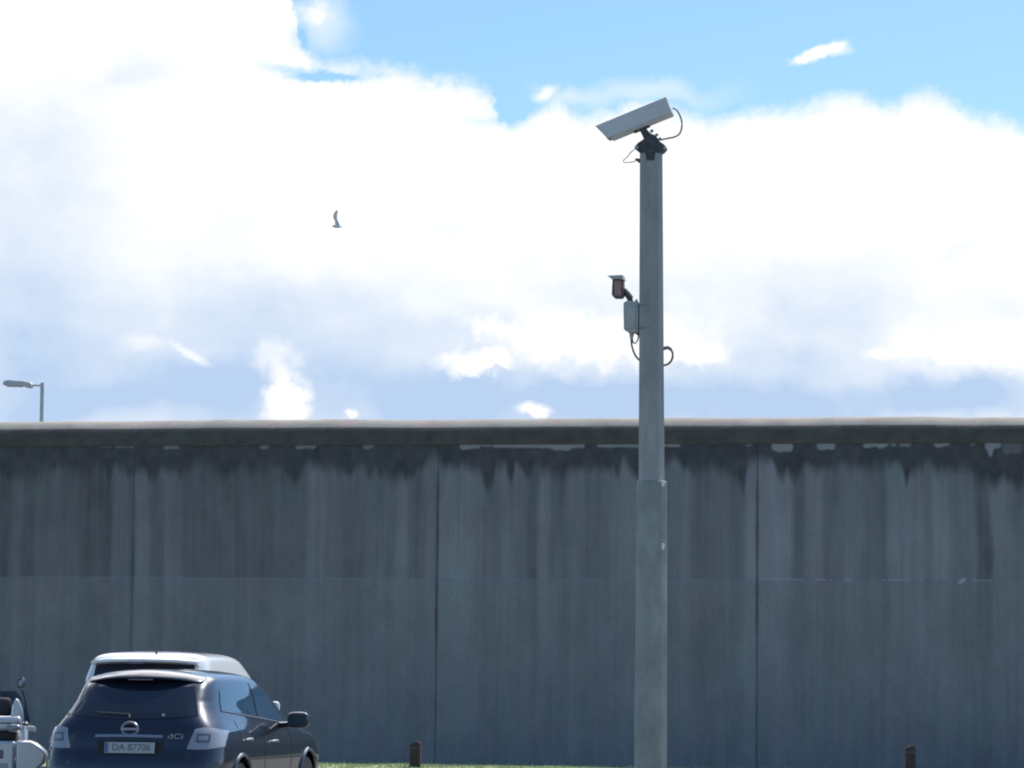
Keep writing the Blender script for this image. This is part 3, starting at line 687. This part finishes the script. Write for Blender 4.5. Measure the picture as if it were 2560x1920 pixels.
# ------------------------------------------------------------------ cars
def pchip(x, xp, yp):
    xp, yp = np.array(xp, float), np.array(yp, float)
    h = np.diff(xp); d = np.diff(yp) / h
    m = np.zeros(len(xp)); m[0], m[-1] = d[0], d[-1]
    for i in range(1, len(xp) - 1):
        m[i] = 0 if d[i - 1] * d[i] <= 0 else 2 * d[i - 1] * d[i] / (d[i - 1] + d[i])
    x = np.clip(np.asarray(x, float), xp[0], xp[-1]); i = np.clip(np.searchsorted(xp, x) - 1, 0, len(h) - 1)
    t = (x - xp[i]) / h[i]
    return ((2 * t ** 3 - 3 * t ** 2 + 1) * yp[i] + (t ** 3 - 2 * t ** 2 + t) * h[i] * m[i] + (-2 * t ** 3 + 3 * t ** 2) * yp[i + 1] + (t ** 3 - t ** 2) * h[i] * m[i + 1])
class Shell:
    def __init__(s, rows, p=6, q=10):
        s.z = [r[0] for r in rows]; s.w = [r[1] for r in rows]; s.r = [r[2] for r in rows]; s.f = [r[3] for r in rows]; s.p = p; s.q = q; s.taper = 0.0
    def tp(s, y, z): return 1 - s.taper * max(0.0, min(1.0, 1 - y / 1.8)) ** 1.5 * max(0.0, min(1.0, (z - 1.0) / .3))
    def dims(s, z):
        w, r, f = float(pchip(z, s.z, s.w)), float(pchip(z, s.z, s.r)), float(pchip(z, s.z, s.f))
        return max(w, .005), (r + f) / 2, max((f - r) / 2, .005)
    def side(s, y, z, sg=1):
        w, c, a = s.dims(z); t = min(abs((y - c) / a), .999)
        return Vector((sg * w * (1 - t ** s.q) ** (1 / s.p) * s.tp(y, z), y, z))
    def rear(s, x, z, sg=-1):
        w, c, a = s.dims(z); w = w * s.tp(s.dims(z)[1] - a if sg < 0 else 9, z); t = min(abs(x / w), .999)
        return Vector((x, c + sg * a * (1 - t ** s.p) ** (1 / s.q), z))
    def mesh(s, holes=()):
        bm = bmesh.new(); N = 168
        zs = []
        for a, b in zip(s.z[:-1], s.z[1:]): zs += list(np.linspace(a, b, 5)[:-1])
        zs.append(s.z[-1])
        ph = np.arange(N) / N * 2 * math.pi; c, sn = np.cos(ph), np.sin(ph)
        lo, hi = np.zeros(N), np.full(N, 2.0)
        for _ in range(40):
            m = (lo + hi) / 2; ins = (m * np.abs(c)) ** s.p + (m * np.abs(sn)) ** s.q < 1; lo = np.where(ins, m, lo); hi = np.where(ins, hi, m)
        ux, uy = lo * c, lo * sn
        rings = []
        for z in zs:
            w, cc, a = s.dims(z); rings.append([bm.verts.new((w * x * s.tp(cc + a * y, z), cc + a * y, z)) for x, y in zip(ux, uy)])
        for a, b in zip(rings[:-1], rings[1:]):
            for i in range(N):
                vs = (a[i], a[(i + 1) % N], b[(i + 1) % N], b[i])
                ctr = sum((v.co for v in vs), Vector()) / 4
                if any(((ctr.y - hy) ** 2 + (ctr.z - hz) ** 2) < hr ** 2 and abs(ctr.x) > .6 for hy, hz, hr in holes): continue
                bm.faces.new(vs)
        bm.faces.new(rings[-1]); bm.faces.new(rings[0][::-1])
        return bm
def patch(fn, bottom, top, nu=14, nv=8, off=.006, thick=.004):
    """a panel on the shell between two polylines of (u,z); fn(u,z) -> point"""
    def samp(pl, t):
        x = t * (len(pl) - 1); i = min(int(x), len(pl) - 2); k = x - i
        return Vector((pl[i][0] * (1 - k) + pl[i + 1][0] * k, pl[i][1] * (1 - k) + pl[i + 1][1] * k))
    bm = bmesh.new(); g = []
    for j in range(nv + 1):
        row = []
        for i in range(nu + 1):
            a, b = samp(bottom, i / nu), samp(top, i / nu); c = a.lerp(b, j / nv)
            p = fn(c.x, c.y)
            e = .004
            du = fn(c.x + e, c.y) - fn(c.x - e, c.y); dv = fn(c.x, c.y + e) - fn(c.x, c.y - e)
            n = du.cross(dv)
            if n.length > 0: n.normalize()
            cen = Vector((0, 2.2, .7)); 
            if n.dot(p - cen) < 0: n = -n
            row.append((p, n))
        g.append(row)
    vo = [[bm.verts.new(p + n * off) for p, n in r] for r in g]
    vi = [[bm.verts.new(p + n * (off - thick - .004)) for p, n in r] for r in g]
    for j in range(nv):
        for i in range(nu):
            bm.faces.new((vo[j][i], vo[j][i + 1], vo[j + 1][i + 1], vo[j + 1][i])); bm.faces.new((vi[j][i], vi[j + 1][i], vi[j + 1][i + 1], vi[j][i + 1]))
    for i in range(nu):
        bm.faces.new((vo[0][i], vi[0][i], vi[0][i + 1], vo[0][i + 1])); bm.faces.new((vo[nv][i], vo[nv][i + 1], vi[nv][i + 1], vi[nv][i]))
    for j in range(nv):
        bm.faces.new((vo[j][0], vo[j + 1][0], vi[j + 1][0], vi[j][0])); bm.faces.new((vo[j][nu], vi[j][nu], vi[j + 1][nu], vo[j + 1][nu]))
    return bm
def lathe_x(bm, prof, c, seg=40):
    rs = [[bm.verts.new((c[0] + x, c[1] + r * math.cos(2 * math.pi * k / seg), c[2] + r * math.sin(2 * math.pi * k / seg))) for k in range(seg)] for x, r in prof]
    for a, b in zip(rs[:-1], rs[1:]):
        for i in range(seg): bm.faces.new((a[i], a[(i + 1) % seg], b[(i + 1) % seg], b[i]))
    bm.faces.new(rs[0]); bm.faces.new(rs[-1][::-1])
def wheels(root, ys, track, r, wz):
    for y in ys:
        for sg in (-1, 1):
            t = bmesh.new(); lathe_x(t, [(-.11, r * .66), (-.11, r * .93), (-.085, r), (.085, r), (.11, r * .93), (.11, r * .66)], (sg * track, y, wz))
            ty = link('wheel', t, M['tyre'], root, True, 35)
            t = bmesh.new(); lathe_x(t, [(-.07, r * .64), (.085, r * .655), (.095, r * .655), (.095, r * .60), (.03, r * .56), (.03, .03), (.06, .02)] if sg > 0 else [(.07, r * .64), (-.085, r * .655), (-.095, r * .655), (-.095, r * .60), (-.03, r * .56), (-.03, .03), (-.06, .02)], (sg * track, y, wz))
            for k in range(5):
                an = 2 * math.pi * k / 5
                d = Vector((0, math.cos(an), math.sin(an)))
                tube(t, [Vector((sg * (track + .06), y, wz)), Vector((sg * (track + .075), y, wz)) + d * r * .6], [.035, .028], 6)
            link('rim', t, M['rim'], ty, True, 35)
def text_mesh(txt, size, m, parent, name, loc, ext=.002, font_squash=1.0):
    cu = bpy.data.curves.new('txt', 'FONT'); cu.body = txt; cu.size = size; cu.extrude = ext; cu.align_x = 'CENTER'; cu.align_y = 'CENTER'
    to = bpy.data.objects.new('txt', cu); col.objects.link(to)
    bpy.context.view_layer.update()
    me = bpy.data.meshes.new_from_object(to); me.name = name
    bpy.data.objects.remove(to)
    me.materials.clear(); me.materials.append(m)
    o = bpy.data.objects.new(name, me); col.objects.link(o)
    o.rotation_euler = (R(90), 0, 0); o.location = loc; o.scale = (font_squash, 1, 1); o.parent = parent
    return o
def mirror_cap(root, sh, y, z, x0, m, size=(.20, .12, .15), gm=None):
    for sg in (-1, 1):
        bm = bmesh.new()
        bmesh.ops.create_uvsphere(bm, u_segments=20, v_segments=12, radius=.5)
        for v in bm.verts:
            c = v.co
            c.x = math.copysign(abs(c.x * 2) ** .6 / 2, c.x) * size[0]; c.z = math.copysign(abs(c.z * 2) ** .6 / 2, c.z) * size[2]
            c.y = (math.copysign(abs(c.y * 2) ** .5 / 2, c.y) if c.y < 0 else c.y) * size[1]
            v.co = c + Vector((sg * (x0 + .16), y, z))
        tube(bm, [Vector((sg * (x0 - .06), y + .03, z - .06)), Vector((sg * (x0 + .12), y + .01, z - .04))], [.035, .025], 8)
        o = link('wing_mirror', bm, m, root)
        bm = bmesh.new(); box(bm, (sg * (x0 + .16), y - size[1] * .47, z), (size[0] * .8, .012, size[2] * .72)); link('mirror_glass', bm, gm or M['chrome'], o, False, bevel=.003)

# ---------- dark car
dark = empty('parked_car', (-9.88, 32.75, 0), 0, 'dark navy hatchback seen from behind with pale tail lamps, nearest the camera', 'car', 'parked cars')
sh = Shell([(.22, .84, .16, 4.50), (.32, .90, .06, 4.62), (.45, .93, .01, 4.69), (.60, .948, 0, 4.70), (.72, .957, .03, 4.68), (.82, .952, .07, 4.62), (.90, .937, .09, 4.45), (.97, .915, .11, 4.05), (1.03, .893, .135, 3.66),
            (1.08, .874, .16, 3.44), (1.14, .852, .20, 3.30), (1.22, .828, .275, 3.12), (1.30, .81, .355, 2.95), (1.38, .78, .44, 2.78), (1.45, .75, .52, 2.60), (1.50, .72, .60, 2.46), (1.535, .68, .70, 2.32), (1.565, .61, .86, 2.16),
            (1.59, .50, 1.02, 1.98), (1.608, .34, 1.2, 1.78), (1.615, .16, 1.32, 1.6)])
sh.taper = .2
HW = [(.92, .36, .40), (3.72, .36, .40)]
body = link('body', sh.mesh(HW), M['navy'], dark, True, 60)
wheels(dark, (.92, 3.72), .83, .345, .345)
for y, z_, r_ in HW:
    for sg in (-1, 1):
        bm = bmesh.new(); tube(bm, [sh.side(y + r_ * math.cos(t), z_ + r_ * math.sin(t), sg) for t in np.linspace(R(-12), R(192), 26)], .022, 8); link('wheel_arch', bm, M['navy'], dark)
bm = bmesh.new(); box(bm, (0, 2.3, .36), (1.5, 3.9, .28)); link('underbody', bm, M['black'], dark, False)
rear = lambda x, z: sh.rear(x, z)
link('rear_window', patch(rear, [(-.66, 1.15), (-.3, 1.12), (0, 1.11), (.3, 1.12), (.66, 1.15)], [(-.53, 1.47), (-.3, 1.505), (0, 1.515), (.3, 1.505), (.53, 1.47)], 26, 12, .006), M['glass'], dark)
# spoiler
bm = bmesh.new()
pr = []
for i in range(25):
    x = -.60 + 1.2 * i / 24; k = abs(x / .60)
    yb = .46 + .17 * k ** 2.5; zt = 1.54 - .05 * k ** 2.6
    pr.append((x, yb, zt, 1.20 if k < .9 else .9))
rows = []
for x, yb, zt, yf in pr:
    k = abs(x / .6)
    rows.append([bm.verts.new(c) for c in ((x, yb, zt - .012), (x, yb + .010, zt + .002), (x, yb + .07, zt + .030 - .008 * k), (x, yb + .12, zt + .054 - .014 * k), (x, yb + .24, zt + .070 - .02 * k), (x, yb + .50, 1.615 - .09 * k ** 2.2), (x, yb + .42, 1.50 - .06 * k ** 2), (x, yb + .05, zt - .035))])
for a, b in zip(rows[:-1], rows[1:]):
    for i in range(8): bm.faces.new((a[i], a[(i + 1) % 8], b[(i + 1) % 8], b[i]))
bm.faces.new(rows[0][::-1]); bm.faces.new(rows[-1])
sp = link('spoiler', bm, M['navy'], dark, True, 60)
bm = bmesh.new(); box(bm, (0, .475, 1.512), (.26, .02, .016)); link('brake_light', bm, M['lensdark'], sp, False, bevel=.004)
bm = bmesh.new(); tube(bm, [(.06, .95, 1.57), (.06, .93, 1.60), (.06, .86, 1.64)], [.022, .012, .004], 8); link('aerial', bm, M['black'], dark)
for sg in (-1, 1):
    # rear part and side part meet at the corner
    tl = link('tail_light', patch(lambda x, z, sg=sg: sh.rear(sg * x, z), [(.60, .825), (.70, .82), (.80, .825), (.905, .85)], [(.66, 1.02), (.74, 1.035), (.80, 1.03), (.895, 1.0)], 18, 8, .014, .012), M['lens'], dark)
    link('reflector', patch(lambda x, z, sg=sg: sh.rear(sg * x, z), [(.68, .89), (.80, .89)], [(.69, .975), (.80, .975)], 8, 4, .018, .006), M['lensdark'], tl)
    link('reflector', patch(lambda x, z, sg=sg: sh.rear(sg * x, z), [(.70, .91), (.78, .91)], [(.70, .955), (.78, .955)], 8, 4, .021, .006), M['lens'], tl)
# chrome strip, emblem, badge, plate
link('chrome_strip', patch(rear, [(-.35, .932), (0, .936), (.35, .932)], [(-.345, .957), (0, .962), (.345, .957)], 20, 2, .02, .02), M['dullchrome'], dark)
em = empty('emblem', sh.rear(0, 1.022) + Vector((0, -.012, 0)))
em.parent = dark
bm = bmesh.new()
ringp = [Vector((math.cos(t) * .080 * (1 + .10 * (math.sin(t) < 0)), 0, math.sin(t) * .062)) for t in np.linspace(0, 2 * math.pi, 33)]
tube(bm, ringp, .014, 8, cap=False); link('emblem_ring', bm, M['dullchrome'], em)
bm = bmesh.new(); box(bm, (0, -.006, -.004), (.17, .016, .026)); link('emblem_bar', bm, M['dullchrome'], em, False, bevel=.004)
text_mesh('dCi', .072, M['dullchrome'], dark, 'badge_lettering', sh.rear(.48, .95) + Vector((0, -.015, 0)), .004, 1.6)
p = sh.rear(.02, .825)
pl = bmesh.new(); box(pl, (0, 0, 0), (.52, .012, .11)); plo = link('number_plate', pl, M['plate'], dark, False, bevel=.004); plo.location = (.02, p.y - .022, .835)
plo.rotation_euler = (R(-8), 0, 0)
t = text_mesh('DA 87706', .098, M['plateink'], plo, 'plate_lettering', (.02, -.008, 0), .001, .98)
bm = bmesh.new(); box(bm, (-.238, -.007, 0), (.036, .002, .10)); link('blue_band', bm, M['plateblue'], plo, False)
link('plate_recess', patch(rear, [(-.30, .765), (.34, .765)], [(-.33, .905), (.37, .905)], 12, 4, .004, .004), M['black'], dark)
link('bumper', patch(rear, [(-.86, .30), (0, .28), (.86, .30)], [(-.88, .70), (0, .70), (.88, .70)], 24, 8, .02, .02), M['navy'], dark)
# wiper
bm = bmesh.new(); tube(bm, [sh.rear(-.02, 1.13) + Vector((0, -.03, 0)), sh.rear(-.03, 1.165) + Vector((0, -.035, 0)), sh.rear(-.38, 1.185) + Vector((0, -.03, 0))], [.016, .009, .004], 8); link('rear_wiper', bm, M['dark_cast'], dark)
for x in (.32, -.70):
    bm = bmesh.new(); p = sh.rear(x, 1.16); box(bm, p + Vector((0, -.015, 0)), (.03, .01, .022)); link('washer_nozzle', bm, M['grey_plastic'], dark, False, bevel=.003)
# side glass and trim, both sides
for sg in (-1, 1):
    fs = lambda y, z, sg=sg: sh.side(y, z, sg)
    link('side_window', patch(fs, [(.72, 1.215), (1.0, 1.19), (1.4, 1.165), (1.80, 1.135)], [(.86, 1.40), (1.15, 1.46), (1.5, 1.49), (1.83, 1.485)], 22, 8, .006), M['sideglass'], dark)
    link('side_window', patch(fs, [(1.87, 1.13), (2.3, 1.10), (2.6, 1.075), (2.86, 1.055)], [(1.90, 1.48), (2.12, 1.46), (2.40, 1.38), (2.84, 1.10)], 22, 8, .006), M['sideglass'], dark)
    link('window_trim', patch(fs, [(.70, 1.198), (1.4, 1.143), (2.1, 1.098), (2.95, 1.035)], [(.70, 1.209), (1.4, 1.154), (2.1, 1.109), (2.95, 1.046)], 26, 2, .010), M['dullchrome'], dark)
    for y, z in ((1.20, .905), (2.22, .870)):
        bm = bmesh.new(); q = sh.side(y, z, sg); o_ = Vector((sg * .03, 0, 0))
        tube(bm, [q + Vector((0, -.09, 0)), q + o_ + Vector((0, -.06, .004)), q + o_ + Vector((0, .06, .004)), q + Vector((0, .09, 0))], [.010, .014, .014, .010], 8); link('door_handle', bm, M['chrome'], dark)
    for y0 in (.95, 1.84, 2.95):
        bm = bmesh.new(); tube(bm, [sh.side(y0 + (.0 if z > 1 else 0), z, sg) for z in np.linspace(.42, 1.1, 12)], .0035, 6); link('door_seam', bm, M['black'], dark)
mirror_cap(dark, sh, 2.62, 1.09, .95, M['navy'], (.24, .14, .17), M['glass'])
link('windscreen', patch(lambda x, z: sh.rear(x, z, 1), [(-.74, 1.10), (0, 1.08), (.74, 1.10)], [(-.55, 1.48), (0, 1.50), (.55, 1.48)], 20, 8, .006), M['glass'], dark)
for sg in (-1, 1): link('headlight', patch(lambda x, z, sg=sg: sh.rear(sg * x, z, 1), [(.55, .70), (.9, .72)], [(.55, .80), (.88, .84)], 12, 4, .01), M['lens'], dark)

# ---------- white car in the next row
wcar = empty('parked_car', (-12.38, 41.47, 0), 0, 'tall white estate car behind the dark one, only its roof and rear window top showing', 'car', 'parked cars')
sw = Shell([(.22, .80, .12, 4.10), (.35, .86, .04, 4.22), (.55, .88, 0, 4.28), (.75, .885, .01, 4.25), (.90, .88, .03, 4.10), (1.0, .87, .05, 3.75), (1.08, .855, .07, 3.42), (1.16, .84, .10, 3.25), (1.30, .81, .16, 3.02),
            (1.45, .84, .22, 2.80), (1.60, .80, .29, 2.55), (1.70, .765, .34, 2.35), (1.75, .73, .37, 2.18), (1.785, .67, .42, 2.0), (1.81, .57, .52, 1.8), (1.828, .34, .7, 1.6), (1.838, .16, .95, 1.35)], 6, 11)
HW2 = [(.75, .33, .37), (3.35, .33, .37)]
link('body', sw.mesh(HW2), M['white_paint'], wcar, True, 60)
wheels(wcar, (.75, 3.35), .78, .31, .31)
for y, z_, r_ in HW2:
    for sg in (-1, 1):
        bm = bmesh.new(); tube(bm, [sw.side(y + r_ * math.cos(t), z_ + r_ * math.sin(t), sg) for t in np.linspace(R(-10), R(190), 24)], .02, 8); link('wheel_arch', bm, M['white_paint'], wcar)
bm = bmesh.new(); box(bm, (0, 2.1, .34), (1.4, 3.5, .26)); link('underbody', bm, M['black'], wcar, False)
link('rear_window', patch(lambda x, z: sw.rear(x, z), [(-.68, 1.12), (0, 1.10), (.68, 1.12)], [(-.65, 1.655), (-.3, 1.69), (.3, 1.69), (.65, 1.655)], 24, 10, .006), M['glass'], wcar)
bm = bmesh.new(); rows = []
for i in range(25):
    x = -.70 + 1.40 * i / 24; k = abs(x / .70)
    yb = .16 + .12 * k ** 3; zt = 1.735 - .03 * k ** 3
    rows.append([bm.verts.new(c) for c in ((x, yb, zt - .03), (x, yb + .0, zt), (x, yb + .12, zt + .035 - .02 * k ** 3), (x, yb + .42, 1.80 - .055 * k ** 3), (x, yb + .42, 1.70 - .03 * k), (x, yb + .08, zt - .055))])
for a, b in zip(rows[:-1], rows[1:]):
    for i in range(6): bm.faces.new((a[i], a[(i + 1) % 6], b[(i + 1) % 6], b[i]))
bm.faces.new(rows[0][::-1]); bm.faces.new(rows[-1])
sp2 = link('spoiler', bm, M['white_paint'], wcar, True, 60)
bm = bmesh.new(); box(bm, (-.06, .155, 1.69), (.20, .04, .03)); link('brake_light', bm, M['lensdark'], sp2, False, bevel=.005)
bm = bmesh.new(); tube(bm, [(.1, .5, 1.80), (.1, .48, 1.84)], [.018, .008], 8); link('aerial', bm, M['black'], wcar)
for sg in (-1, 1):
    fs = lambda y, z, sg=sg: sw.side(y, z, sg)
    link('side_window', patch(fs, [(.45, 1.17), (1.2, 1.15)], [(.6, 1.48), (1.2, 1.52)], 12, 6, .006), M['sideglass'], wcar)
    link('side_window', patch(fs, [(1.27, 1.15), (2.05, 1.12)], [(1.27, 1.52), (1.98, 1.50)], 12, 6, .006), M['sideglass'], wcar)
    link('side_window', patch(fs, [(2.12, 1.12), (3.1, 1.08)], [(2.05, 1.49), (2.5, 1.40)], 12, 6, .006), M['sideglass'], wcar)
    link('tail_light', patch(lambda x, z, sg=sg: sw.rear(sg * x, z), [(.68, .85), (.84, .86)], [(.72, 1.2), (.80, 1.2)], 8, 8, .01), M['lensdark'], wcar)
    link('headlight', patch(lambda x, z, sg=sg: sw.rear(sg * x, z, 1), [(.50, .70), (.84, .72)], [(.52, .82), (.82, .86)], 12, 4, .01), M['lens'], wcar)
mirror_cap(wcar, sw, 2.6, 1.12, .95, M['white_paint'], (.17, .13, .15))
link('windscreen', patch(lambda x, z: sw.rear(x, z, 1), [(-.72, 1.12), (0, 1.10), (.72, 1.12)], [(-.60, 1.66), (0, 1.70), (.60, 1.66)], 20, 8, .006), M['glass'], wcar)
link('number_plate', patch(lambda x, z: sw.rear(x, z), [(-.26, .72), (.26, .72)], [(-.26, .83), (.26, .83)], 8, 3, .01), M['plate'], wcar)

# ---------- touring motorcycle, seen from behind, cut by the left edge
bike = empty('motorcycle', (-11.77, 34.4, 0), R(16.5), 'silver touring motorcycle with wide hard panniers at the left edge, seen from behind', 'motorcycle')
def bev(name, bm, m, w=.02, par=None, ang=40): return link(name, bm, m, par or bike, True, ang, w)
for y, r_ in ((.28, .32), (1.98, .32)):
    bm = bmesh.new(); lathe_x(bm, [(-.065, .21), (-.075, .28), (-.04, .32), (.04, .32), (.075, .28), (.065, .21)], (0, y, .32)); w_ = link('wheel', bm, M['tyre'], bike)
    bm = bmesh.new(); lathe_x(bm, [(-.04, .215), (-.02, .05), (.02, .05), (.04, .215)], (0, y, .32)); link('rim', bm, M['rim'], w_)
for sg in (-1, 1):
    bm = bmesh.new()
    secs = []
    P = [(.182, .852), (.33, .852), (.40, .825), (.495, .745), (.507, .70), (.475, .61), (.40, .54), (.30, .47), (.182, .45)]
    for y, k in ((-.03, .90), (.0, 1.0), (.30, 1.02), (.52, .94), (.62, .75)):
        secs.append([bm.verts.new((sg * (.30 + (x - .30) * k), y, .66 + (z - .66) * k)) for x, z in P])
    for a, b in zip(secs[:-1], secs[1:]):
        for q in range(len(P)): bm.faces.new((a[q], a[(q + 1) % len(P)], b[(q + 1) % len(P)], b[q]))
    bm.faces.new(secs[0]); bm.faces.new(secs[-1][::-1])
    pn = bev('pannier', bm, M['silver'], .012)
    bm = bmesh.new(); box(bm, (sg * .26, -.04, .53), (.10, .025, .05)); bev('tail_light', bm, M['lensdark'], .008)
    # passenger armrests beside the backrest
    bm = bmesh.new(); pts_ = [(.115, 1.10), (.13, 1.22), (.165, 1.30), (.20, 1.27), (.235, 1.18), (.248, 1.08), (.24, 1.03), (.12, 1.03)]
    extrude_profile(bm, [(sg * x, z) for x, z in pts_], .10, .42, 'Y'); bev('backrest_wing', bm, M['silver'], .02)
    bm = bmesh.new(); bmesh.ops.create_uvsphere(bm, u_segments=20, v_segments=12, radius=1)
    for v in bm.verts: v.co = Vector((sg * .15 + v.co.x * .085, .04 + v.co.y * .06, .985 + v.co.z * .05))
    link('trunk_lamp', bm, M['lens'], bike)
    bm = bmesh.new(); tube(bm, spline([(sg * .05, 1.45, .98), (sg * .22, 1.42, 1.0), (sg * .30, 1.30, .96)]), .014, 8); hb = link('handlebar', bm, M['black'], bike)
    bm = bmesh.new(); tube(bm, [(sg * .255, 1.30, .965), (sg * .29, 1.27, .955), (sg * .335, 1.24, .95)], [.024, .032, .030], 12); link('grip', bm, M['grey_plastic'], hb)
    bm = bmesh.new(); tube(bm, spline([(sg * .22, 1.42, 1.0), (sg * .23, 1.40, 1.2), (sg * .185, 1.38, 1.38)]), .009, 8); mm = link('mirror', bm, M['black'], bike)
    bm = bmesh.new(); bmesh.ops.create_uvsphere(bm, u_segments=20, v_segments=12, radius=1)
    for v in bm.verts: v.co = Vector((sg * (.175 + v.co.x * .045 + v.co.z * .012), 1.36 + v.co.y * .022, 1.455 + v.co.z * .062))
    link('mirror_shell', bm, M['black'], mm)
    bm = bmesh.new(); bmesh.ops.create_uvsphere(bm, u_segments=20, v_segments=12, radius=1)
    for v in bm.verts: v.co = Vector((sg * (.178 + v.co.x * .034 + v.co.z * .012), 1.345 + v.co.y * .012, 1.455 + v.co.z * .05))
    link('mirror_glass', bm, M['dullchrome'], mm)
    bm = bmesh.new(); tube(bm, [(sg * .10, 1.98, .32), (sg * .10, 1.55, 1.0)], .027, 10); link('fork', bm, M['chrome'], bike)
    bm = bmesh.new(); tube(bm, [(sg * .20, 1.1, .26), (sg * .24, .5, .26), (sg * .25, -.08, .30)], [.03, .045, .05], 14); link('exhaust', bm, M['chrome'], bike)
    bm = bmesh.new(); pts_ = [(1.35, .45), (1.85, .60), (1.95, .85), (1.75, 1.05), (1.50, 1.02), (1.40, .75)]
    extrude_profile(bm, pts_, sg * .10, sg * .25, 'X'); bev('fairing_side', bm, M['silver'], .04)
bm = bmesh.new(); box(bm, (0, .24, .645), (.345, .54, .41)); bev('rear_body', bm, M['silver'], .03)
bm = bmesh.new(); box(bm, (0, -.03, .71), (.10, .03, .09)); bev('brake_light', bm, M['lensdark'], .01)
bm = bmesh.new(); box(bm, (0, -.03, .55), (.20, .01, .13)); link('number_plate', bm, M['plate'], bike, False, bevel=.004)
bm = bmesh.new(); box(bm, (0, .28, .90), (.36, .50, .10)); bev('trunk_base', bm, M['black'], .02)
bm = bmesh.new(); box(bm, (0, .26, 1.03), (.46, .46, .16)); bev('trunk', bm, M['silver'], .04)
bm = bmesh.new(); box(bm, (0, .035, 1.035), (.40, .02, .012)); link('trunk_seam', bm, M['black'], bike, False)
bm = bmesh.new(); box(bm, (0, .34, 1.20), (.22, .14, .20)); bev('backrest', bm, M['black'], .04)
bm = bmesh.new(); box(bm, (0, .80, .84), (.34, .80, .16)); bev('seat', bm, M['black'], .06)
bm = bmesh.new(); bmesh.ops.create_uvsphere(bm, u_segments=20, v_segments=12, radius=1)
for v in bm.verts: v.co = Vector((v.co.x * .20, 1.3 + v.co.y * .32, .86 + v.co.z * .16))
link('tank', bm, M['silver'], bike)
bm = bmesh.new(); box(bm, (0, 1.05, .48), (.5, .6, .36)); bev('engine', bm, M['dark_cast'], .08)
bm = bmesh.new()
rs = []
for k, z in enumerate((1.0, 1.12, 1.25, 1.36)):
    w2 = (.27, .25, .20, .12)[k]; rs.append([bm.verts.new((w2 * t, 1.78 - .12 * k + .10 * (1 - t * t) + dy, z)) for dy in (0, .006) for t in ((-1, -.5, 0, .5, 1) if dy == 0 else (1, .5, 0, -.5, -1))])
for a, b in zip(rs[:-1], rs[1:]):
    for q in range(10): bm.faces.new((a[q], a[(q + 1) % 10], b[(q + 1) % 10], b[q]))
bm.faces.new(rs[0][::-1]); bm.faces.new(rs[-1])
link('windshield', bm, M['sideglass'], bike, True)
bm = bmesh.new(); box(bm, (0, 1.95, .80), (.30, .06, .14)); bev('headlight', bm, M['lens'], .03)
